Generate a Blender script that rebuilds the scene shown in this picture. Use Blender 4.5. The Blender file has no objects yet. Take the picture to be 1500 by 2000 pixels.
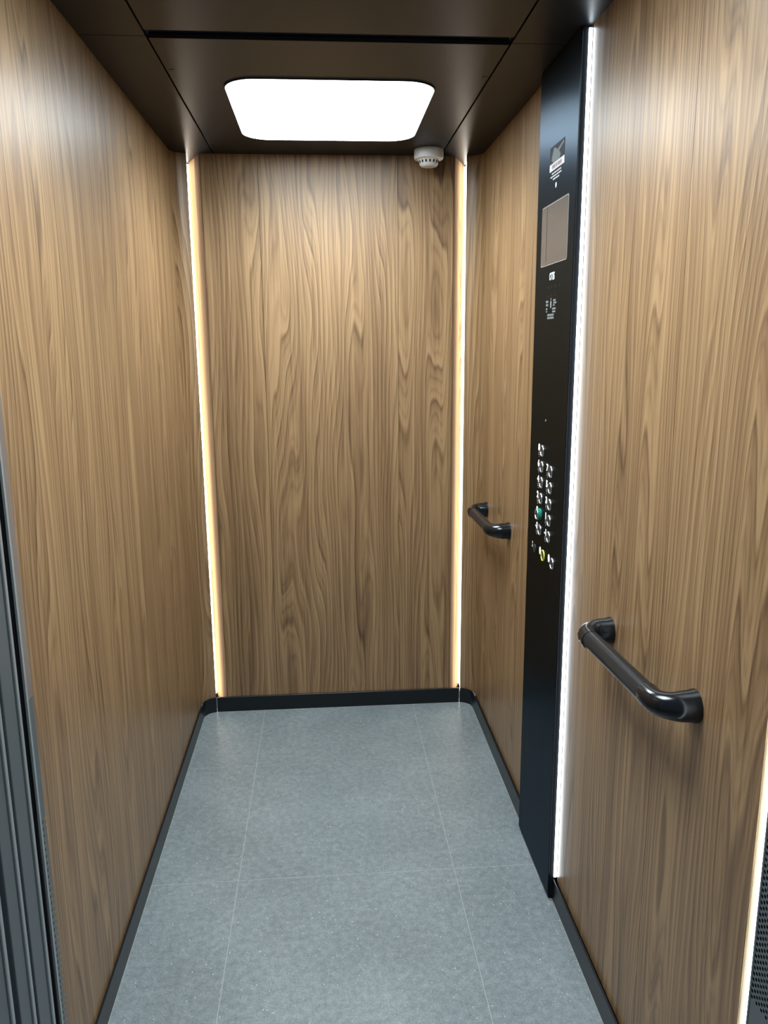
import bpy, bmesh, math, random
from mathutils import Matrix, Vector
random.seed(7)
C = bpy.context.scene.collection
SC = bpy.context.scene
PI = math.pi
W, H = 1.10, 2.132          # lift car: inner width, height; back wall at y = 0, doors at y = -2.13

# ------------------------------------------------------------------ camera
F_PX = 1547.98
yaw, pitch, roll = 0.07454, -0.20983, -0.00777
Fv = Vector((math.sin(yaw)*math.cos(pitch), math.cos(yaw)*math.cos(pitch), math.sin(pitch)))
Rv = Vector((math.cos(yaw), -math.sin(yaw), 0)); Uv = Rv.cross(Fv)
R2 = Rv*math.cos(roll) + Uv*math.sin(roll); U2 = -Rv*math.sin(roll) + Uv*math.cos(roll)
cam_d = bpy.data.cameras.new('camera'); cam = bpy.data.objects.new('camera', cam_d); C.objects.link(cam)
m = Matrix((R2, U2, -Fv)).transposed().to_4x4(); m.translation = Vector((0.51268, -3.04907, 1.46962))
cam.matrix_world = m
cam_d.sensor_fit = 'HORIZONTAL'; cam_d.sensor_width = 36.0; cam_d.lens = F_PX*36.0/1500.0
cam_d.clip_start = 0.02
SC.camera = cam

# ------------------------------------------------------------------ world, exposure, light levels
LAMP, LED, LED_REAR, LAMP_DOWN = 10.5, 12.0, 6.5, 15.0
world = bpy.data.worlds.new('world'); SC.world = world; world.use_nodes = True
bg = world.node_tree.nodes['Background']; bg.inputs[0].default_value = (0.80, 0.90, 1.0, 1); bg.inputs[1].default_value = 0.16
SC.view_settings.view_transform = 'Standard'; SC.view_settings.look = 'None'
SC.view_settings.exposure = 0.0; SC.view_settings.gamma = 1.0; SC.view_settings.use_curve_mapping = False

# ------------------------------------------------------------------ materials
class NT:
    def __init__(s, name):
        s.m = bpy.data.materials.new(name); s.m.use_nodes = True; s.t = s.m.node_tree; s.n = s.t.nodes
        s.b = s.n['Principled BSDF']
    def new(s, kind, **k):
        n = s.n.new(kind)
        for a, v in k.items(): setattr(n, a, v)
        return n
    def link(s, a, b): s.t.links.new(a, b)
    def val(s, sock, v):
        if hasattr(v, 'is_linked') or isinstance(v, bpy.types.NodeSocket): s.link(v, sock)
        else: sock.default_value = v
    def math(s, op, a, b=0.0, c=None, clamp=False):
        n = s.new('ShaderNodeMath', operation=op, use_clamp=clamp)
        s.val(n.inputs[0], a); s.val(n.inputs[1], b)
        if c is not None: s.val(n.inputs[2], c)
        return n.outputs[0]
    def xyz(s, x, y, z=0.0):
        n = s.new('ShaderNodeCombineXYZ'); s.val(n.inputs[0], x); s.val(n.inputs[1], y); s.val(n.inputs[2], z); return n.outputs[0]
    def noise(s, vec, scale=1.0, detail=2.0, rough=0.5, dist=0.0):
        n = s.new('ShaderNodeTexNoise'); s.link(vec, n.inputs['Vector'])
        n.inputs['Scale'].default_value = scale; n.inputs['Detail'].default_value = detail
        n.inputs['Roughness'].default_value = rough; n.inputs['Distortion'].default_value = dist
        return n.outputs['Fac']
    def mix(s, f, a, b, blend='MIX'):
        n = s.new('ShaderNodeMix', data_type='RGBA', blend_type=blend)
        s.val(n.inputs[0], f); s.val(n.inputs[6], a); s.val(n.inputs[7], b); return n.outputs[2]
    def ramp(s, f, stops):
        n = s.new('ShaderNodeValToRGB'); s.link(f, n.inputs[0]); cr = n.color_ramp
        while len(cr.elements) < len(stops): cr.elements.new(0.5)
        for e, (p, c) in zip(cr.elements, stops): e.position = p; e.color = c
        return n.outputs[0]
    def bump(s, h, strength, dist):
        n = s.new('ShaderNodeBump'); n.inputs['Strength'].default_value = strength; n.inputs['Distance'].default_value = dist
        s.link(h, n.inputs['Height']); s.link(n.outputs[0], s.b.inputs['Normal'])

def plain(name, col, rough=0.4, metal=0.0, spec=0.5, grain=0.0):
    t = NT(name); b = t.b
    b.inputs['Roughness'].default_value = rough; b.inputs['Metallic'].default_value = metal
    b.inputs['Specular IOR Level'].default_value = spec
    co = t.new('ShaderNodeTexCoord').outputs['Object']
    f = t.noise(co, 35, 3)
    k = 0.06
    c0 = tuple(c*(1-k) for c in col)+(1,); c1 = tuple(min(1, c*(1+k)) for c in col)+(1,)
    t.link(t.mix(f, c0, c1), b.inputs['Base Color'])
    if grain: t.bump(t.noise(co, 900, 2), grain, 0.0004)
    return t.m

def emitter(name, col, strength):
    t = NT(name); b = t.b
    b.inputs['Base Color'].default_value = (0.8, 0.8, 0.8, 1)
    b.inputs['Emission Color'].default_value = col+(1,); b.inputs['Emission Strength'].default_value = strength
    return t.m

def wood(name='walnut_laminate', rough=0.35, spec=0.55):
    t = NT(name); b = t.b
    uv = t.new('ShaderNodeUVMap').outputs[0]
    s = t.new('ShaderNodeSeparateXYZ'); t.link(uv, s.inputs[0]); u, v = s.outputs[0], s.outputs[1]
    # slow warp field whose level lines are the cathedral figure
    w1 = t.noise(t.xyz(t.math('MULTIPLY', u, 7.5), t.math('MULTIPLY', v, 0.85), 3.1), 1, 1.0, 0.4)
    w2 = t.noise(t.xyz(t.math('MULTIPLY', u, 20.0), t.math('MULTIPLY', v, 2.2), 7.7), 1, 1.0, 0.5)
    w3 = t.noise(t.xyz(t.math('MULTIPLY', u, 80.0), t.math('MULTIPLY', v, 9.0), 1.7), 1, 2.0, 0.5)
    f = t.math('ADD', t.math('MULTIPLY', w1, 12.0), t.math('MULTIPLY', w2, 0.9))
    f = t.math('ADD', f, t.math('MULTIPLY', w3, 0.14))
    f = t.math('ADD', f, t.math('MULTIPLY', u, 44.0))
    saw = t.math('FRACT', f)
    ring = t.ramp(saw, [(0.0, (0.25, 0.25, 0.25, 1)), (0.13, (0.92, 0.92, 0.92, 1)), (0.45, (0.74, 0.74, 0.74, 1)), (0.88, (0.50, 0.50, 0.50, 1)), (1.0, (0.28, 0.28, 0.28, 1))])
    saw2 = t.math('FRACT', t.math('MULTIPLY', f, 2.83))
    ring2 = t.ramp(saw2, [(0.0, (0.25, 0.25, 0.25, 1)), (0.3, (0.75, 0.75, 0.75, 1)), (0.8, (0.6, 0.6, 0.6, 1)), (1.0, (0.25, 0.25, 0.25, 1))])
    st1 = t.noise(t.xyz(t.math('MULTIPLY', u, 130.0), t.math('MULTIPLY', v, 1.6), 0.3), 1, 3.0, 0.6)
    st2 = t.noise(t.xyz(t.math('MULTIPLY', u, 620.0), t.math('MULTIPLY', v, 9.0), 5.3), 1, 2.0, 0.6)
    st3 = t.noise(t.xyz(t.math('MULTIPLY', u, 24.0), t.math('MULTIPLY', v, 0.5), 9.3), 1, 2.0, 0.5)
    a = t.math('MULTIPLY', ring, 0.29)
    a = t.math('ADD', a, t.math('MULTIPLY', ring2, 0.17))
    a = t.math('ADD', a, t.math('MULTIPLY', st1, 0.42))
    a = t.math('ADD', a, t.math('MULTIPLY', st2, 0.20))
    a = t.math('ADD', a, t.math('MULTIPLY', st3, 0.30))
    col = t.ramp(a, [(0.50, (0.062, 0.033, 0.015, 1)), (0.61, (0.138, 0.079, 0.037, 1)), (0.72, (0.208, 0.124, 0.058, 1)), (0.87, (0.325, 0.209, 0.103, 1))])
    t.link(col, b.inputs['Base Color'])
    t.link(t.math('ADD', rough, t.math('MULTIPLY', st2, 0.10)), b.inputs['Roughness'])
    b.inputs['Specular IOR Level'].default_value = spec
    t.bump(t.math('ADD', st1, st2), 0.10, 0.0006)
    return t.m

def stone():
    t = NT('grey_stone_tile'); b = t.b
    co = t.new('ShaderNodeTexCoord').outputs['Object']
    n1 = t.noise(co, 3.5, 4, 0.6); n2 = t.noise(co, 55, 4, 0.7); n3 = t.noise(co, 260, 2, 0.6)
    a = t.math('ADD', t.math('MULTIPLY', n1, 0.28), t.math('ADD', t.math('MULTIPLY', n2, 0.52), t.math('MULTIPLY', n3, 0.45)))
    col = t.ramp(a, [(0.40, (0.085, 0.104, 0.111, 1)), (0.62, (0.165, 0.197, 0.207, 1)), (0.84, (0.27, 0.31, 0.318, 1))])
    def dots(scale, r, z):
        vn = t.new('ShaderNodeTexVoronoi'); vn.inputs['Scale'].default_value = scale
        mp = t.new('ShaderNodeMapping'); mp.inputs['Location'].default_value = (z, z*2, 0); mp.inputs['Scale'].default_value = (1, 1, 0)
        t.link(co, mp.inputs[0]); t.link(mp.outputs[0], vn.inputs['Vector'])
        near = t.math('LESS_THAN', vn.outputs['Distance'], r)
        sp = t.new('ShaderNodeSeparateColor'); t.link(vn.outputs['Color'], sp.inputs[0])
        return t.math('MULTIPLY', near, t.math('GREATER_THAN', sp.outputs[0], 0.62)), sp.outputs[1]
    d1, k1 = dots(95, 0.13, 0.0); d2, k2 = dots(170, 0.17, 3.3); d3, k3 = dots(120, 0.17, 7.1)
    col = t.mix(t.math('MULTIPLY', d1, k1), col, (0.62, 0.66, 0.64, 1))
    col = t.mix(t.math('MULTIPLY', d2, t.math('MULTIPLY', k2, 0.6)), col, (0.50, 0.54, 0.53, 1))
    col = t.mix(t.math('MULTIPLY', d3, t.math('MULTIPLY', k3, 0.5)), col, (0.07, 0.08, 0.085, 1))
    t.link(col, b.inputs['Base Color'])
    t.link(t.math('ADD', 0.36, t.math('MULTIPLY', n2, 0.16)), b.inputs['Roughness'])
    b.inputs['Specular IOR Level'].default_value = 0.45
    t.bump(n3, 0.12, 0.0008)
    return t.m

def brushed(name, col, rough, metal, spec=0.5, amt=0.12):
    t = NT(name); b = t.b
    co = t.new('ShaderNodeTexCoord').outputs['Object']
    s = t.new('ShaderNodeSeparateXYZ'); t.link(co, s.inputs[0])
    q = t.math('ADD', s.outputs[0], s.outputs[1])
    n = t.noise(t.xyz(t.math('MULTIPLY', q, 700.0), t.math('MULTIPLY', s.outputs[2], 4.0)), 1, 2)
    c0 = tuple(c*0.85 for c in col)+(1,); c1 = tuple(min(1, c*1.15) for c in col)+(1,)
    t.link(t.mix(n, c0, c1), b.inputs['Base Color'])
    t.link(t.math('ADD', rough, t.math('MULTIPLY', n, amt)), b.inputs['Roughness'])
    b.inputs['Metallic'].default_value = metal; b.inputs['Specular IOR Level'].default_value = spec
    return t.m

def hairline():
    t = NT('black_hairline_steel'); b = t.b
    b.inputs['Base Color'].default_value = (0.060, 0.073, 0.088, 1); b.inputs['Metallic'].default_value = 1.0
    b.inputs['Specular Tint'].default_value = (0.6, 0.65, 0.7, 1)
    b.inputs['Roughness'].default_value = 0.42; b.inputs['Anisotropic'].default_value = 0.92
    tg = t.new('ShaderNodeCombineXYZ'); tg.inputs[1].default_value = 1.0
    t.link(tg.outputs[0], b.inputs['Tangent'])
    co = t.new('ShaderNodeTexCoord').outputs['Object']; s = t.new('ShaderNodeSeparateXYZ'); t.link(co, s.inputs[0])
    n = t.noise(t.xyz(t.math('MULTIPLY', s.outputs[1], 900.0), t.math('MULTIPLY', s.outputs[2], 5.0)), 1, 2)
    t.link(t.math('ADD', 0.33, t.math('MULTIPLY', n, 0.08)), b.inputs['Roughness'])
    return t.m

M = dict(
    wood=wood(), wood_edge=wood('walnut_edge_band', 0.8, 0.08), stone=stone(),
    grout=plain('pale_grout', (0.33, 0.36, 0.34), 0.8),
    black=plain('black_satin_skirting', (0.007, 0.010, 0.013), 0.30, spec=0.3, grain=0.03),
    ceil=plain('dark_bronze_ceiling', (0.0115, 0.0118, 0.0140), 0.36, metal=0.0, spec=0.12),
    void=plain('dark_void', (0.006, 0.006, 0.008), 0.7),
    navy=plain('navy_recess', (0.006, 0.008, 0.025), 0.5),
    cop=hairline(),
    copside=plain('black_side', (0.006, 0.008, 0.010), 0.7, spec=0.15),
    steel=brushed('grey_painted_steel', (0.11, 0.135, 0.148), 0.34, 0.35),
    steel_light=brushed('light_steel_edge', (0.36, 0.41, 0.43), 0.3, 0.5),
    steel_up=brushed('brushed_stainless', (0.36, 0.35, 0.36), 0.28, 0.9),
    pale_edge=plain('pale_edge_profile', (0.46, 0.45, 0.45), 0.28, spec=0.8),
    lit_edge=plain('lit_wood_end', (0.78, 0.68, 0.48), 0.6),  # strip light on the wood end, put into a cream base colour
    gap=plain('board_gap', (0.035, 0.020, 0.010), 0.8),
    alu=plain('aluminium', (0.55, 0.56, 0.57), 0.35, 0.8),
    white_liner=plain('white_liner', (0.75, 0.75, 0.74), 0.5),
    rubber=plain('black_gloss_plastic', (0.005, 0.007, 0.009), 0.18, spec=0.4),
    bar=plain('black_satin_tube', (0.009, 0.011, 0.014), 0.28, spec=0.2),
    white_plastic=plain('white_plastic', (0.72, 0.74, 0.76), 0.35),
    chrome=plain('chrome', (0.55, 0.57, 0.57), 0.30, 1.0),
    button=plain('dark_button_face', (0.020, 0.024, 0.024), 0.45, 0.0, 0.3),
    green=plain('green_plastic', (0.02, 0.24, 0.17), 0.35),
    yellow=plain('yellow_enamel', (0.62, 0.62, 0.06), 0.3),
    lit_print=emitter('backlit_marking', (0.90, 1.0, 0.97), 0.85),
    print_w=plain('white_print', (0.80, 0.83, 0.83), 0.5),
    print_g=plain('grey_print', (0.20, 0.23, 0.24), 0.6, spec=0.2),
    print_r=plain('dull_red_print', (0.34, 0.22, 0.27), 0.5),
    sticker=plain('navy_sticker', (0.008, 0.016, 0.032), 0.6, spec=0.15),
    screen=plain('grey_display_glass', (0.105, 0.095, 0.088), 0.10, 0.0, 0.7),
    screen_rim=plain('display_rim', (0.30, 0.30, 0.31), 0.3),
    slot=plain('dark_hole', (0.004, 0.004, 0.005), 0.8),
    landing=plain('pale_landing_wall', (0.55, 0.54, 0.51), 0.8),
    lamp=emitter('lamp_diffuser', (0.85, 0.95, 1.0), LAMP),
    led=emitter('led_strip', (0.80, 0.91, 1.0), LED),
    led_column=emitter('led_strip_column', (0.80, 0.91, 1.0), 10.0),
    led_warm=emitter('led_strip_rear', (1.0, 0.97, 0.90), LED_REAR),
)

# ------------------------------------------------------------------ mesh helpers
def obj(name, bm, mat, parent=None, smooth=False, uv=None):
    me = bpy.data.meshes.new(name)
    bm.normal_update(); bm.to_mesh(me); bm.free()
    for mm in (mat if isinstance(mat, (list, tuple)) else [mat]): me.materials.append(M[mm] if isinstance(mm, str) else mm)
    if smooth:
        for p in me.polygons: p.use_smooth = True
    o = bpy.data.objects.new(name, me); C.objects.link(o)
    if parent: o.parent = parent; o.matrix_parent_inverse = Matrix.Translation(-parent.location) if parent.location.length else Matrix()
    return o
def autosmooth(o, ang=40):
    bm = bmesh.new(); bm.from_mesh(o.data)
    for e in bm.edges:
        if len(e.link_faces) == 2 and e.calc_face_angle(0) > math.radians(ang): e.smooth = False
    for f in bm.faces: f.smooth = True
    bm.to_mesh(o.data); bm.free()
def tag(o, label=None, cat=None, group=None, kind=None):
    if label: o['label'] = label
    if cat: o['category'] = cat
    if group: o['group'] = group
    if kind: o['kind'] = kind
    return o
def empty(name, loc, label, cat, group=None):
    o = bpy.data.objects.new(name, None); C.objects.link(o); o.location = loc
    return tag(o, label, cat, group)
def struct(name, bm, mat, label=None):
    o = obj(name, bm, mat); return tag(o, label, None, None, 'structure')
def add_box(bm, x0, x1, y0, y1, z0, z1, bev=0.0, seg=1):
    b2 = bmesh.new()
    bmesh.ops.create_cube(b2, size=1.0)
    for v in b2.verts: v.co = Vector((x0+(v.co.x+.5)*(x1-x0), y0+(v.co.y+.5)*(y1-y0), z0+(v.co.z+.5)*(z1-z0)))
    if bev: bmesh.ops.bevel(b2, geom=b2.edges[:], offset=bev, segments=seg, affect='EDGES', profile=0.5)
    me = bpy.data.meshes.new('t'); b2.to_mesh(me); b2.free(); bm.from_mesh(me); bpy.data.meshes.remove(me)
    return bm
def box(*a, **k): return add_box(bmesh.new(), *a, **k)
def prism(pts, z0, z1, u0=0.0, bm=None):
    """extrude closed polygon pts (x, y) from z0 to z1; UV u = arc length along the outline + u0, v = z"""
    bm = bm or bmesh.new(); uvl = bm.loops.layers.uv.verify()
    n = len(pts); lo = [bm.verts.new((p[0], p[1], z0)) for p in pts]; hi = [bm.verts.new((p[0], p[1], z1)) for p in pts]
    s = u0
    for i in range(n):
        j = (i+1) % n; d = math.dist(pts[i], pts[j])
        f = bm.faces.new((lo[i], lo[j], hi[j], hi[i]))
        for l, c in zip(f.loops, ((s, z0), (s+d, z0), (s+d, z1), (s, z1))): l[uvl].uv = c
        s += d
    for ring in (lo[::-1], hi):
        f = bm.faces.new(ring)
        for l in f.loops: l[uvl].uv = (l.vert.co.x, l.vert.co.y)
    bmesh.ops.recalc_face_normals(bm, faces=bm.faces[:])
    return bm
def offset(poly, d):
    """offset an open polyline sideways by d (to the left of its direction)"""
    out = []
    for i, p in enumerate(poly):
        a = Vector(poly[max(i-1, 0)]); b = Vector(poly[min(i+1, len(poly)-1)]); t = (b-a).normalized()
        out.append((p[0]-t.y*d, p[1]+t.x*d))
    return out
def strip_prism(poly, thick, z0, z1, u0=0.0): return prism(list(poly)+offset(poly, thick)[::-1], z0, z1, u0)
def lathe(profile, axis, centre, n=40, bm=None):
    """profile: (r, h) along axis vector from centre"""
    bm = bm or bmesh.new(); ax = Vector(axis).normalized(); e1 = ax.orthogonal().normalized(); e2 = ax.cross(e1); c = Vector(centre)
    rings = []
    for r, h in profile:
        if r < 1e-6: rings.append([bm.verts.new(c+ax*h)])
        else: rings.append([bm.verts.new(c+ax*h+(e1*math.cos(2*PI*i/n)+e2*math.sin(2*PI*i/n))*r) for i in range(n)])
    for a, b in zip(rings, rings[1:]):
        for i in range(n):
            j = (i+1) % n
            if len(a) == 1 and len(b) == 1: continue
            if len(a) == 1: bm.faces.new((a[0], b[j], b[i]))
            elif len(b) == 1: bm.faces.new((a[i], a[j], b[0]))
            else: bm.faces.new((a[i], a[j], b[j], b[i]))
    bmesh.ops.recalc_face_normals(bm, faces=bm.faces[:])
    return bm
def sweep(path, radii, n=28, up=Vector((0, 0, 1)), cap=True, bm=None):
    """tube along path; radii are (rv, rh): vertical and in-plane radius"""
    bm = bm or bmesh.new(); rings = []; path = [Vector(p) for p in path]
    for i, p in enumerate(path):
        t = (path[min(i+1, len(path)-1)]-path[max(i-1, 0)]).normalized(); s = t.cross(up).normalized()
        rv, rh = radii[i]
        rings.append([bm.verts.new(p+up*math.cos(2*PI*k/n)*rv+s*math.sin(2*PI*k/n)*rh) for k in range(n)])
    for a, b in zip(rings, rings[1:]):
        for i in range(n): j = (i+1) % n; bm.faces.new((a[i], a[j], b[j], b[i]))
    if cap: bm.faces.new(rings[0][::-1]); bm.faces.new(rings[-1])
    bmesh.ops.recalc_face_normals(bm, faces=bm.faces[:])
    return bm
def rrect(x0, x1, y0, y1, r, n=10):
    pts = []
    for cx, cy, a0 in ((x1-r, y1-r, 0), (x0+r, y1-r, 90), (x0+r, y0+r, 180), (x1-r, y0+r, 270)):
        for k in range(n+1):
            a = math.radians(a0+90*k/n); pts.append((cx+r*math.cos(a), cy+r*math.sin(a)))
    return pts

# ------------------------------------------------------------------ floor
fl = struct('floor', box(-0.03, W+0.03, -2.16, 0.03, -0.05, -0.0007), 'grout')
T1, T2 = 0.244, 0.8535
xs = [0.0045, T1, T2, W-0.0045]; ys = [-2.15, -1.675, -1.065, -0.446, -0.0055]
for i in range(3):
    for j in range(4):
        obj('floor_tile', box(xs[i]+0.0008, xs[i+1]-0.0008, ys[j]+0.0015, ys[j+1]-0.0015, -0.0006, 0.0), 'stone', fl)

# ------------------------------------------------------------------ side walls with rounded rear ends
def arc(cx, cy, r, a0, a1, n=8): return [(cx+r*math.cos(math.radians(a0+(a1-a0)*k/n)), cy+r*math.sin(math.radians(a0+(a1-a0)*k/n))) for k in range(n+1)]
def rear(d): return arc(0.055, -0.058, 0.055+d, 180, 97)
REAR = rear(0.003)           # left side, from the wall line round to the slot
WX = -0.003; WR = -0.006            # board faces lie a little behind the skirting
def mir(p): return [(W-x, y) for x, y in p]
ZW0, ZW1 = 0.0, H; ZS = 0.057
wl = struct('wall_left', box(-0.035, -0.0165, -2.16, 0.02, -0.02, H+0.03), 'gap')
wr = struct('wall_right', box(W+0.022, W+0.040, -2.16, 0.02, -0.02, H+0.03), 'gap')
G = 0.0007
cuts = [-2.128, -1.742, -1.362, -0.865, -0.452]
u = 0.35
for a, b in zip(cuts, cuts[1:]+[None]):
    poly = [(WX, a+G), (WX, b-G)] if b is not None else [(WX, a+G), (WX, -0.058)]+REAR[1:]
    obj('wall_panel', strip_prism(poly, 0.012, ZS, ZW1, u+a+2.2), 'wood', wl)
    if b is None: autosmooth(wl.children[-1], 30)
# right wall: rear run to the lit slot by the panel, then the front run
def rpanel(poly_left, uu):
    o = obj('wall_panel', prism(mir(poly_left)+mir(offset(poly_left, 0.012))[::-1], ZS, ZW1, uu), 'wood', wr); autosmooth(o, 30)
rpanel([(WR, -1.200), (WR, -0.865-G)], 5.9)
rpanel([(WR, -0.865+G), (WR, -0.452-G)], 6.45)
rpanel([(WR, -0.452+G), (WR, -0.058)]+rear(0.006)[1:], 7.1)
rpanel([(WR, -1.742+G), (WR, -1.2190)], 8.3)
rpanel([(WR, -2.0945), (WR, -1.742-G)], 9.15)
struct('trim_6', prism([(W+0.0075, -2.0950), (W+0.0095, -2.1060), (W+0.020, -2.1060), (W+0.020, -2.0950)], 0.0, H), 'lit_edge')  # stands in for the lit end of the boards; the glow is painted cream

# ------------------------------------------------------------------ back wall: three boards, outer edges raked back into lit slots
wb = struct('wall_back', box(-0.03, W+0.03, 0.175, 0.20, -0.02, H+0.03), 'void')
YB = 0.004
B1, B2, CH = 0.297, 0.800, 0.090
obj('wall_panel', prism([(B1-G, YB), (CH+0.006, YB), (CH, YB+0.006), (0.030, 0.160), (0.044, 0.160), (CH+0.02, 0.04), (B1-G, 0.04)], ZW0, ZW1, 12.0), 'wood', wb)
obj('wall_panel', prism([(B2-G, YB), (B1+G, YB), (B1+G, 0.04), (B2-G, 0.04)], ZW0, ZW1, 12.22), 'wood', wb)
obj('wall_panel', prism([(W-CH-0.006, YB), (B2+G, YB), (B2+G, 0.04), (W-CH-0.02, 0.04), (W-0.044, 0.160), (W-0.030, 0.160), (W-CH, YB+0.006)], ZW0, ZW1, 12.75), 'wood', wb)
for s in (0, 1):                                    # outer liners of the slots
    p = [(0.0465, 0.0045), (0.0465, 0.0070), (0.0330, 0.0685), (0.0190, 0.165), (0.012, 0.165), (0.0315, 0.0685), (0.036, 0.0045)]
    o = obj('slot_liner', prism(p if not s else mir(p), 0, H), 'white_liner', wb)

for o in [c for c in wb.children if c.name.startswith('wall_panel')]:
    o.data.materials.append(M['wood_edge'])
    for p in o.data.polygons:
        if p.center.y > 0.02 and abs(p.normal.z) < 0.5: p.material_index = 1
# ------------------------------------------------------------------ led strips
def led(name, bm, label, mat='led'):
    root = obj(name, bm, mat); return tag(root, label, 'light strip', 'vertical light strips of the lift car')
LS = [(0.0320, 0.070), (0.0360, 0.070), (0.0262, 0.130), (0.0250, 0.158), (0.0295, 0.1585), (0.0295, 0.166), (0.0200, 0.166)]
led('light_strip', prism(LS, 0.01, H-0.004), 'vertical white light strip in the slot at the left end of the back wall', 'led_warm')
led('light_strip', prism(mir(LS), 0.01, H-0.004), 'vertical white light strip in the slot at the right end of the back wall', 'led_warm')
# strip let into the front edge of the control column, shining along the wall
led('light_strip', box(W-0.0020, W+0.0052, -1.2165, -1.2132, 0.068, H-0.006), 'vertical cold white light strip along the front edge of the black control column', 'led_column')
# strips at the door end
p = [(1.120, -2.1075), (1.1060, -2.1080), (1.1030, -2.1110), (1.1030, -2.1200), (1.1050, -2.1220), (1.120, -2.1225)]
led('light_strip', prism(p, 0.066, H-0.002), 'vertical white light strip at the door end of the right wall beside the perforated panel')

# ------------------------------------------------------------------ skirting
HB = 0.063
BL = [(0.004, -2.12), (0.004, -0.058)]+arc(0.055, -0.058, 0.0515, 180, 96)[1:]
o = struct('baseboard_left', strip_prism(BL, 0.0016, -0.002, HB), 'black'); autosmooth(o, 30)
obj('shadow_gap', strip_prism(offset(BL, 0.0018), 0.0120, -0.002, 0.040), 'void', o)
o = struct('baseboard_right', prism(mir(BL)+mir(offset(BL, 0.0016))[::-1], -0.002, HB), 'black'); autosmooth(o, 30)
obj('shadow_gap', prism(mir(offset(BL, 0.0018))+mir(offset(BL, 0.0150))[::-1], -0.002, 0.040), 'void', o)
struct('baseboard_back', box(0.0515, W-0.0525, -0.004, 0.0038, -0.002, HB-0.001, bev=0.001), 'black')

# ------------------------------------------------------------------ ceiling
ce = struct('ceiling', box(-0.035, W+0.04, -2.2, 0.2, H+0.012, H+0.04), 'navy')
CL1, CL2, g = 0.1435, 0.956, 0.0022
CF, CBk = -1.1350, -1.0890
def cpanel(x0, x1, y0, y1): obj('ceiling_panel', box(x0, x1, y0, y1, H, H+0.010, bev=0.0008), 'ceil', ce)
cpanel(-0.012, CL1-g, -1.0985, 0.17); cpanel(-0.012, CL1-g, -2.16, -1.1005)
cpanel(CL2+g, W+0.012, -1.0985, 0.17); cpanel(CL2+g, W+0.012, -2.16, -1.1005)
cpanel(CL1+g, CL2-g, CBk, 0.17); cpanel(CL1+g, CL2-g, -2.16, CF)
for x, y in ((0.159, -0.884), (0.941, -0.868)):
    obj('screw_slot', box(x-0.006, x+0.006, y-0.002, y+0.002, H-0.0006, H+0.002), 'slot', ce)

# ceiling lamps
def lamp(y0, y1, label):
    x0, x1 = 0.273, 0.828
    t = empty('ceiling_light', ((x0+x1)/2, (y0+y1)/2, H), label, 'ceiling light', 'square panel lights in the ceiling')
    ld = bpy.data.lights.new('lamp_light', 'AREA'); ld.shape = 'RECTANGLE'; ld.size = x1-x0-0.06; ld.size_y = y1-y0-0.06
    ld.energy = LAMP_DOWN; ld.color = (0.87, 0.95, 1.0); ld.spread = math.radians(145)
    lo = bpy.data.objects.new('lamp_light', ld); C.objects.link(lo); lo.location = ((x0+x1)/2, (y0+y1)/2, H-0.004)
    obj('diffuser', prism(rrect(x0, x1, y0, y1, 0.085), H-0.0030, H-0.0004), 'lamp', t)
    out, inn = rrect(x0-0.004, x1+0.004, y0-0.004, y1+0.004, 0.089), rrect(x0+0.0001, x1-0.0001, y0+0.0001, y1-0.0001, 0.085)
    bm = bmesh.new(); n = len(out)
    A = [[bm.verts.new((q[0], q[1], z)) for q in ring] for ring, z in ((out, H-0.0002), (out, H-0.0035), (inn, H-0.0035), (inn, H-0.0002))]
    for a, b in zip(A, A[1:]+A[:1]):
        for i in range(n): j = (i+1) % n; bm.faces.new((a[i], a[j], b[j], b[i]))
    bmesh.ops.recalc_face_normals(bm, faces=bm.faces[:])
    obj('rim', bm, 'ceil', t)
lamp(-0.832, -0.214, 'glowing rounded square white light panel in the dark ceiling near the back wall')
lamp(-2.015, -1.397, 'rounded square white light panel in the ceiling near the doors')

# ------------------------------------------------------------------ smoke detector
DC = (0.9010, -0.088, H-0.0005)
sd = empty('smoke_detector', DC, 'small round white smoke detector under the ceiling near the back right corner', 'smoke detector')
o = obj('base', lathe([(0, 0), (0.0505, 0), (0.0515, 0.004), (0.0515, 0.026), (0.050, 0.031), (0.046, 0.033), (0, 0.033)], (0, 0, -1), DC, 56), 'white_plastic', sd); autosmooth(o, 35)
o = obj('sensor_head', lathe([(0.042, 0.0325), (0.0365, 0.038), (0.0330, 0.046), (0.0315, 0.051), (0.027, 0.0555), (0.015, 0.058), (0, 0.0585)], (0, 0, -1), DC, 56), 'white_plastic', sd); autosmooth(o, 35)
for k in range(16):
    a = 2*PI*k/16; ca, sa = math.cos(a), math.sin(a); bm = bmesh.new()
    vs = []
    for r, h in ((0.0375, 0.0375), (0.0343, 0.0455)):
        for w in (-0.0026, 0.0026): vs.append((DC[0]+ca*r-sa*w, DC[1]+sa*r+ca*w, DC[2]-h))
        for w in (-0.0026, 0.0026): vs.append((DC[0]+ca*(r-0.004)-sa*w, DC[1]+sa*(r-0.004)+ca*w, DC[2]-h))
    V = [bm.verts.new(v) for v in vs]
    for q in ((0, 1, 5, 4), (2, 3, 7, 6), (0, 2, 6, 4), (1, 3, 7, 5), (0, 1, 3, 2), (4, 5, 7, 6)): bm.faces.new([V[i] for i in q])
    bmesh.ops.recalc_face_normals(bm, faces=bm.faces[:])
    obj('vent_slot', bm, 'slot', sd)

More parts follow.
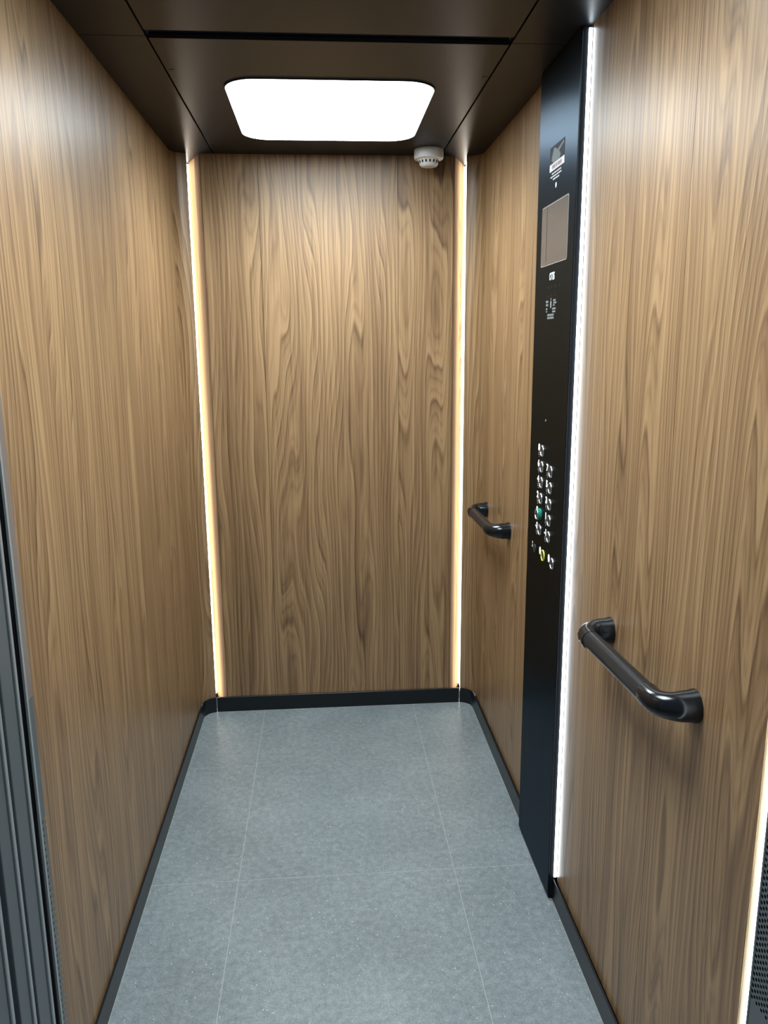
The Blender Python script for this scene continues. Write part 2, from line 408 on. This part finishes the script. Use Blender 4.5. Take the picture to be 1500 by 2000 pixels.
# ------------------------------------------------------------------ control column
CX = 1.083; CY0, CY1 = -1.213, -0.893
cp = empty('control_panel', (CX, (CY0+CY1)/2, 0.004), 'tall black control column with display and two rows of call buttons', 'control panel')
obj('column_body', box(CX+0.0035, W+0.0055, CY0+0.001, CY1-0.001, 0.004, H-0.001), 'copside', cp)
obj('face_plate', box(CX, CX+0.0034, CY0, CY1, 0.010, H-0.001, bev=0.0012, seg=2), 'cop', cp)
def ywall(bm_pts, x, d, bm=None):
    """prism of (y, z) outline on the plate, from x towards the room by d"""
    bm = bm or bmesh.new(); a = [bm.verts.new((x, y, z)) for y, z in bm_pts]; b = [bm.verts.new((x-d, y, z)) for y, z in bm_pts]; n = len(a)
    for i in range(n): j = (i+1) % n; bm.faces.new((a[i], a[j], b[j], b[i]))
    bm.faces.new(a); bm.faces.new(b[::-1]); bmesh.ops.recalc_face_normals(bm, faces=bm.faces[:]); return bm
def yrect(y0, y1, z0, z1): return [(y0, z0), (y1, z0), (y1, z1), (y0, z1)]
def text(name, s, y, z, size, mat, parent, x=CX-0.0004, bold=0.0, xs=1.0):
    """flat print on the plate, read from inside the car (towards +x); y, z = centre"""
    cu = bpy.data.curves.new('txt', 'FONT'); cu.body = s; cu.size = size; cu.align_x = 'CENTER'; cu.align_y = 'CENTER'; cu.extrude = 0.0002; cu.offset = bold; cu.resolution_u = 4
    tmp = bpy.data.objects.new('txt', cu); C.objects.link(tmp); dg = bpy.context.evaluated_depsgraph_get(); dg.update()
    me = bpy.data.meshes.new_from_object(tmp.evaluated_get(dg)); bpy.data.objects.remove(tmp)
    cx = (min(v.co.x for v in me.vertices)+max(v.co.x for v in me.vertices))/2; cy = (min(v.co.y for v in me.vertices)+max(v.co.y for v in me.vertices))/2
    for v in me.vertices: v.co = Vector((x-0.0002-v.co.z, y-(v.co.x-cx)*xs, z+(v.co.y-cy)))
    bm = bmesh.new(); bm.from_mesh(me); bpy.data.meshes.remove(me); bmesh.ops.recalc_face_normals(bm, faces=bm.faces[:])
    return obj(name, bm, mat, parent)
# display
pts = rrect(-1.167, -0.944, 1.657, 1.802, 0.006)
pts = [(y, z) for y, z in pts]
obj('display_frame', ywall(pts, CX, 0.0008), 'screen_rim', cp)
dp = obj('display', ywall(rrect(-1.164, -0.947, 1.660, 1.799, 0.005), CX-0.0008, 0.0006), 'screen', cp)
obj('display_division', ywall(yrect(-0.994, -0.9915, 1.668, 1.799), CX-0.0013, 0.0004), 'button', dp)
# notice sticker: dark pictogram, white band, lines of small print
st = obj('sticker', ywall(yrect(-1.118, -0.998, 1.893, 1.933), CX, 0.0004), 'sticker', cp)
obj('printed_picture', ywall([(-1.03, 1.928), (-1.018, 1.9135), (-1.012, 1.9025), (-1.03, 1.894), (-1.08, 1.8948), (-1.088, 1.9033), (-1.074, 1.9135), (-1.112, 1.9237), (-1.11, 1.9288), (-1.06, 1.9186), (-1.046, 1.9254)], CX-0.0004, 0.0002), 'print_g', st)
band = obj('white_band', ywall(yrect(-1.119, -0.998, 1.877, 1.894), CX, 0.0006), 'print_w', st)
for k, (a, b) in enumerate(((-1.020, -1.046), (-1.050, -1.062), (-1.066, -1.098))):
    obj('print_block', ywall(yrect(b, a, 1.8815, 1.8895), CX-0.0006, 0.0002), 'print_r', st)
for z, a, b in ((1.8705, -1.018, -1.094), (1.8635, -1.008, -1.100), (1.8565, -1.028, -1.082)):
    y = a
    while y > b:
        w = random.uniform(0.006, 0.014)
        obj('print_line', ywall(yrect(max(y-w, b), y, z-0.0017, z+0.0017), CX, 0.0003), 'print_w', st); y -= w+0.003
# indicator, logo, speaker holes
obj('indicator', ywall([(-1.058+0.0055*math.cos(a*PI/10), 1.839+0.0065*math.sin(a*PI/10)) for a in range(20)], CX, 0.0010), 'print_w', cp)
text('logo_print', 'OTIS', -1.051, 1.6285, 0.0245, 'print_w', cp, bold=0.0007, xs=0.86)
for y in (-1.018, -1.050, -1.081, -1.113): obj('speaker_hole', ywall([(y+0.0022*math.cos(a*PI/6), 1.603+0.0022*math.sin(a*PI/6)) for a in range(12)], CX, 0.0003), 'slot', cp)
for y in (-1.022, -1.052, -1.082): obj('speaker_hole', ywall([(y+0.0022*math.cos(a*PI/6), 1.582+0.0022*math.sin(a*PI/6)) for a in range(12)], CX, 0.0003), 'slot', cp)
# capacity marks: weight, little person, rating block
for y, z, w, h in ((-1.014, 1.5685, 0.022, 0.0055), (-1.014, 1.5605, 0.020, 0.0055), (-1.012, 1.5510, 0.014, 0.0045), (-1.012, 1.5445, 0.010, 0.0040),
                   (-1.078, 1.5700, 0.020, 0.0045), (-1.082, 1.5640, 0.026, 0.0045), (-1.074, 1.5585, 0.016, 0.0035),
                   (-1.076, 1.5500, 0.028, 0.0050), (-1.076, 1.5430, 0.026, 0.0045), (-1.048, 1.5355, 0.056, 0.0050), (-1.048, 1.5285, 0.056, 0.0050)):
    y0 = y+w/2
    while y0 > y-w/2:
        obj('capacity_print', ywall(yrect(max(y0-0.006, y-w/2), y0, z-h/2, z+h/2), CX, 0.0003), 'print_g', cp); y0 -= 0.0075
obj('person_symbol', ywall([(-1.048+0.0032*math.cos(a*PI/6), 1.5735+0.0032*math.sin(a*PI/6)) for a in range(12)], CX, 0.0003), 'print_g', cp)
obj('person_symbol', ywall([(-1.0425, 1.569), (-1.0535, 1.569), (-1.0545, 1.560), (-1.0520, 1.552), (-1.0440, 1.552), (-1.0415, 1.560)], CX, 0.0003), 'print_g', cp)
# key hole dot half way
obj('lock_pin', lathe([(0, 0.0012), (0.0030, 0.0012), (0.0030, 0)], (-1, 0, 0), (CX, -1.040, 1.2715), 14), 'print_g', cp)

def button(y, z, label=None, ring='chrome', depth=0.0, face='button', digits=None, white=False):
    b = obj('call_button', lathe([(0, 0.0014+depth), (0.0105, 0.0014+depth), (0.0119, 0.0008+depth), (0.0123, 0.0)], (-1, 0, 0), (CX, y, z), 28), face, cp)
    autosmooth(b, 35)
    r = obj('button_ring', lathe([(0.0124, 0), (0.0124, 0.0022+depth), (0.0131, 0.0030+depth), (0.0145, 0.0030+depth), (0.0153, 0.0020+depth), (0.0153, depth)], (-1, 0, 0), (CX, y, z), 36), ring, b); autosmooth(r, 50)
    if depth:
        r2 = obj('button_collar', lathe([(0.0154, 0.0), (0.0154, 0.0023+depth*0.92)], (-1, 0, 0), (CX, y, z), 36), 'green', b); r2['label'] = 'green collar'
    yl = y+0.0305
    if digits:
        text('floor_number', digits, yl, z+0.0060, 0.0240, 'lit_print', b, bold=0.0009, xs=1.25 if len(digits) == 1 else 1.0)
        for dy, dz in ((0.0, 0.0), (0.006, 0.0), (0.0, -0.005), (0.006, -0.005), (0.0, -0.010)):
            obj('braille_dot', lathe([(0, 0.0010), (0.0013, 0.0008), (0.0018, 0)], (-1, 0, 0), (CX, yl-0.0025+dy, z-0.0085+dz), 8), 'print_g', b)
    if white:
        obj('button_symbol', ywall([(yl+0.0075*math.cos(a*PI/12), z+0.0060+0.0105*math.sin(a*PI/12)) for a in range(24)], CX, 0.0004), 'lit_print', b)
    return b
ZR = [1.190, 1.1475, 1.1055, 1.0625, 1.0205, 0.9775]
for z, d in zip(ZR, ('8', '6', '4', '2', '0', '-2')):
    button(-1.017, z, digits=d, depth=0.009 if d == '0' else 0.0)
for z, d in zip(ZR[1:], ('7', '5', '3', '1', '-1')): button(-1.101, z, digits=d)
ks = obj('key_switch', lathe([(0, 0.0030), (0.0105, 0.0030), (0.0120, 0.0015), (0.0122, 0)], (-1, 0, 0), (CX, -0.975, 0.915), 28), 'button', cp); autosmooth(ks, 35)
obj('key_slot', ywall(yrect(-0.9762, -0.9738, 0.908, 0.922), CX-0.003, 0.0002), 'slot', ks)
for z in (0.926, 0.916): obj('key_mark', ywall(yrect(-0.9525, -0.9455, z-0.003, z+0.003), CX, 0.0003), 'print_w', ks)
button(-1.058, 0.9165, ring='yellow', face='button', white=True)
button(-1.141, 0.9175, white=True)

# ------------------------------------------------------------------ grab handles
def handle(y_far, y_near, zf, zn, label, bar_mat='bar'):
    z = (zf+zn)/2
    t = empty('grab_handle', (W-0.002, (y_far+y_near)/2, z), label, 'handle', 'short black grab handles on the right wall')
    xb, xw, R = W-0.054, W+0.0055, 0.034
    rb = 0.0185
    obj('bar', sweep([(xb, y_far-0.030-k*(y_far-y_near-0.060)/6, zf+(zn-zf)*k/6) for k in range(7)], [(rb, rb)]*7), bar_mat, t, smooth=True); autosmooth(t.children[-1], 50)
    for ye, s, z in ((y_far, 1, zf), (y_near, -1, zn)):
        path = [(xb, ye-s*(0.052), z), (xb, ye-s*0.040, z)]; rad = [(0.0200, 0.0200)]*2
        n = 10
        for k in range(1, n+1):
            a = PI/2*k/n; path.append((xb+R*(1-math.cos(a)), ye-s*R*(1-math.sin(a)), z)); f = k/n
            rad.append((0.0200+0.0055*f*f, 0.0200+0.0045*f*f))
        path.append((xw-0.012, ye, z)); rad.append((0.0262, 0.0255))
        path.append((xw-0.003, ye, z)); rad.append((0.0285, 0.0275))
        path.append((xw, ye, z)); rad.append((0.0285, 0.0275))
        e = obj('end_fitting', sweep(path, rad, 36), 'rubber', t); autosmooth(e, 50)
        obj('screw', lathe([(0, 0.0010), (0.0026, 0.0008), (0.0030, 0)], (-1, -0.35, 0), (xb-0.0193, ye-s*0.046, z-0.003), 12), 'chrome', e)
    return t
handle(-1.506, -1.893, 0.8735, 0.8875, 'long black grab handle on the front part of the right wall, nearer the doors')
handle(-0.216, -0.576, 0.8650, 0.8690, 'smaller looking black grab handle on the right wall behind the control column')

# ------------------------------------------------------------------ door end: returns, perforated light-curtain plates, door leaves
def perforated(x, y0, y1, z0, z1, pz, py, hr, d=1):
    """plate in the plane x = const with staggered round holes"""
    bm = bmesh.new(); n = max(1, int(round((y1-y0)/py))); m2 = int(round((z1-z0)/pz)); py = (y1-y0)/n; pz = (z1-z0)/m2
    def P(y, z): return bm.verts.new((x, y, z))
    for i in range(n):
        ya, yb = y0+i*py, y0+(i+1)*py; off = 0.5*(i % 2)
        for j in range(m2-(1 if off else 0)):
            za, zb = z0+(j+off)*pz, z0+(j+1+off)*pz; cy, cz = (ya+yb)/2, (za+zb)/2
            ring = [P(cy+hr*math.cos(math.radians(22.5+45*k)), cz+hr*math.sin(math.radians(22.5+45*k))) for k in range(8)]
            c = [P(yb, zb), P(ya, zb), P(ya, za), P(yb, za)]
            for q in range(4):
                a, b = ring[2*q], ring[2*q+1]
                bm.faces.new((c[q], a, b))
                nb = ring[(2*q+2) % 8]
                bm.faces.new((c[q], b, nb, c[(q+1) % 4]))
        if off:
            for za, zb in ((z0, z0+pz/2), (z1-pz/2, z1)): bm.faces.new((P(ya, za), P(yb, za), P(yb, zb), P(ya, zb)))
    bmesh.ops.remove_doubles(bm, verts=bm.verts[:], dist=0.00005)
    return bm
PZ0, PZ1 = 0.552, 0.905
# left return
XL = 0.1555
jl = empty('door_return', (XL/2, -2.15, 0), 'dark steel door column with perforated strip at the left edge of the view', 'door column', 'door columns')
obj('column_body', prism([(-0.03, -2.132), (XL-0.004, -2.132), (XL-0.004, -2.1515), (XL-0.012, -2.1515), (XL-0.012, -2.165), (-0.03, -2.165)], 0.0, H), 'void', jl)
obj('perforated_plate', perforated(XL, -2.1500, -2.1325, PZ0, PZ1, 0.0095, 0.00437, 0.00195), 'steel', jl)
obj('lower_plate', box(XL-0.001, XL, -2.1500, -2.1325, 0.0, PZ0), 'steel', jl)
obj('upper_plate', box(XL-0.001, XL, -2.1500, -2.1325, PZ1, 1.058), 'steel', jl)
obj('stainless_plate', box(XL-0.001, XL+0.0004, -2.1500, -2.1325, 1.0585, H), 'steel_up', jl)
obj('edge_strip', box(XL-0.001, XL+0.0015, -2.1550, -2.1502, 0.0, H), 'steel_light', jl)
# retracted door leaves, seen on their leading edges
def leaf(y0, y1, x, label):
    t = empty('door_leaf', (0.05, (y0+y1)/2, 0.002), label, 'door leaf', 'retracted sliding door leaves')
    obj('panel', box(-0.10, x, y0, y1-0.009, 0.002, H-0.03, bev=0.0015, seg=2), 'steel', t)
    obj('edge_strip', box(-0.08, x+0.002, y1-0.0085, y1, 0.002, H-0.03, bev=0.002, seg=2), 'steel_light', t)
leaf(-2.221, -2.179, 0.158, 'narrow grey steel door leaf edge nearest the wooden left wall')
leaf(-2.268, -2.231, 0.158, 'second grey steel door leaf edge from the wooden left wall')
leaf(-2.325, -2.284, 0.158, 'grey steel door leaf edge at the very left edge of the picture')
# right return
XR = 1.1005
jr = empty('door_return', (1.11, -2.18, 0), 'dark perforated steel door column at the lower right edge beside the light strip', 'door column', 'door columns')
obj('column_body', prism([(XR+0.006, -2.1245), (1.14, -2.1245), (1.14, -2.262), (XR+0.006, -2.262)], 0.0, H), 'void', jr)
obj('perforated_plate', perforated(XR, -2.2320, -2.1290, PZ0, PZ1, 0.0095, 0.0060, 0.00265), 'steel', jr)
obj('lower_plate', box(XR, XR+0.001, -2.2320, -2.1290, 0.0, PZ0), 'steel', jr)
obj('upper_plate', box(XR, XR+0.001, -2.2320, -2.1290, PZ1, H), 'steel', jr)
obj('edge_strip', box(XR-0.0005, XR+0.006, -2.1288, -2.1245, 0.0, H), 'steel', jr)
obj('edge_strip', box(XR, XR+0.006, -2.2622, -2.2322, 0.0, H), 'steel', jr)
# sill, lintel and landing
struct('trim_3', box(-0.03, 1.14, -2.36, -2.163, -0.05, -0.001), 'alu')
bm = bmesh.new()
add_box(bm, -1.6, 0.095, -2.46, -2.36, 0, 2.6); add_box(bm, 1.16, 2.8, -2.46, -2.36, 0, 2.6); add_box(bm, 0.095, 1.16, -2.46, -2.36, 2.12, 2.6)
struct('wall_front', bm, 'landing')
struct('trim_4', box(-0.03, 1.14, -2.355, -2.17, H-0.025, H+0.05), 'steel')
lf = struct('floor_landing', box(-1.6, 2.8, -4.8, -2.362, -0.05, -0.002), 'stone')
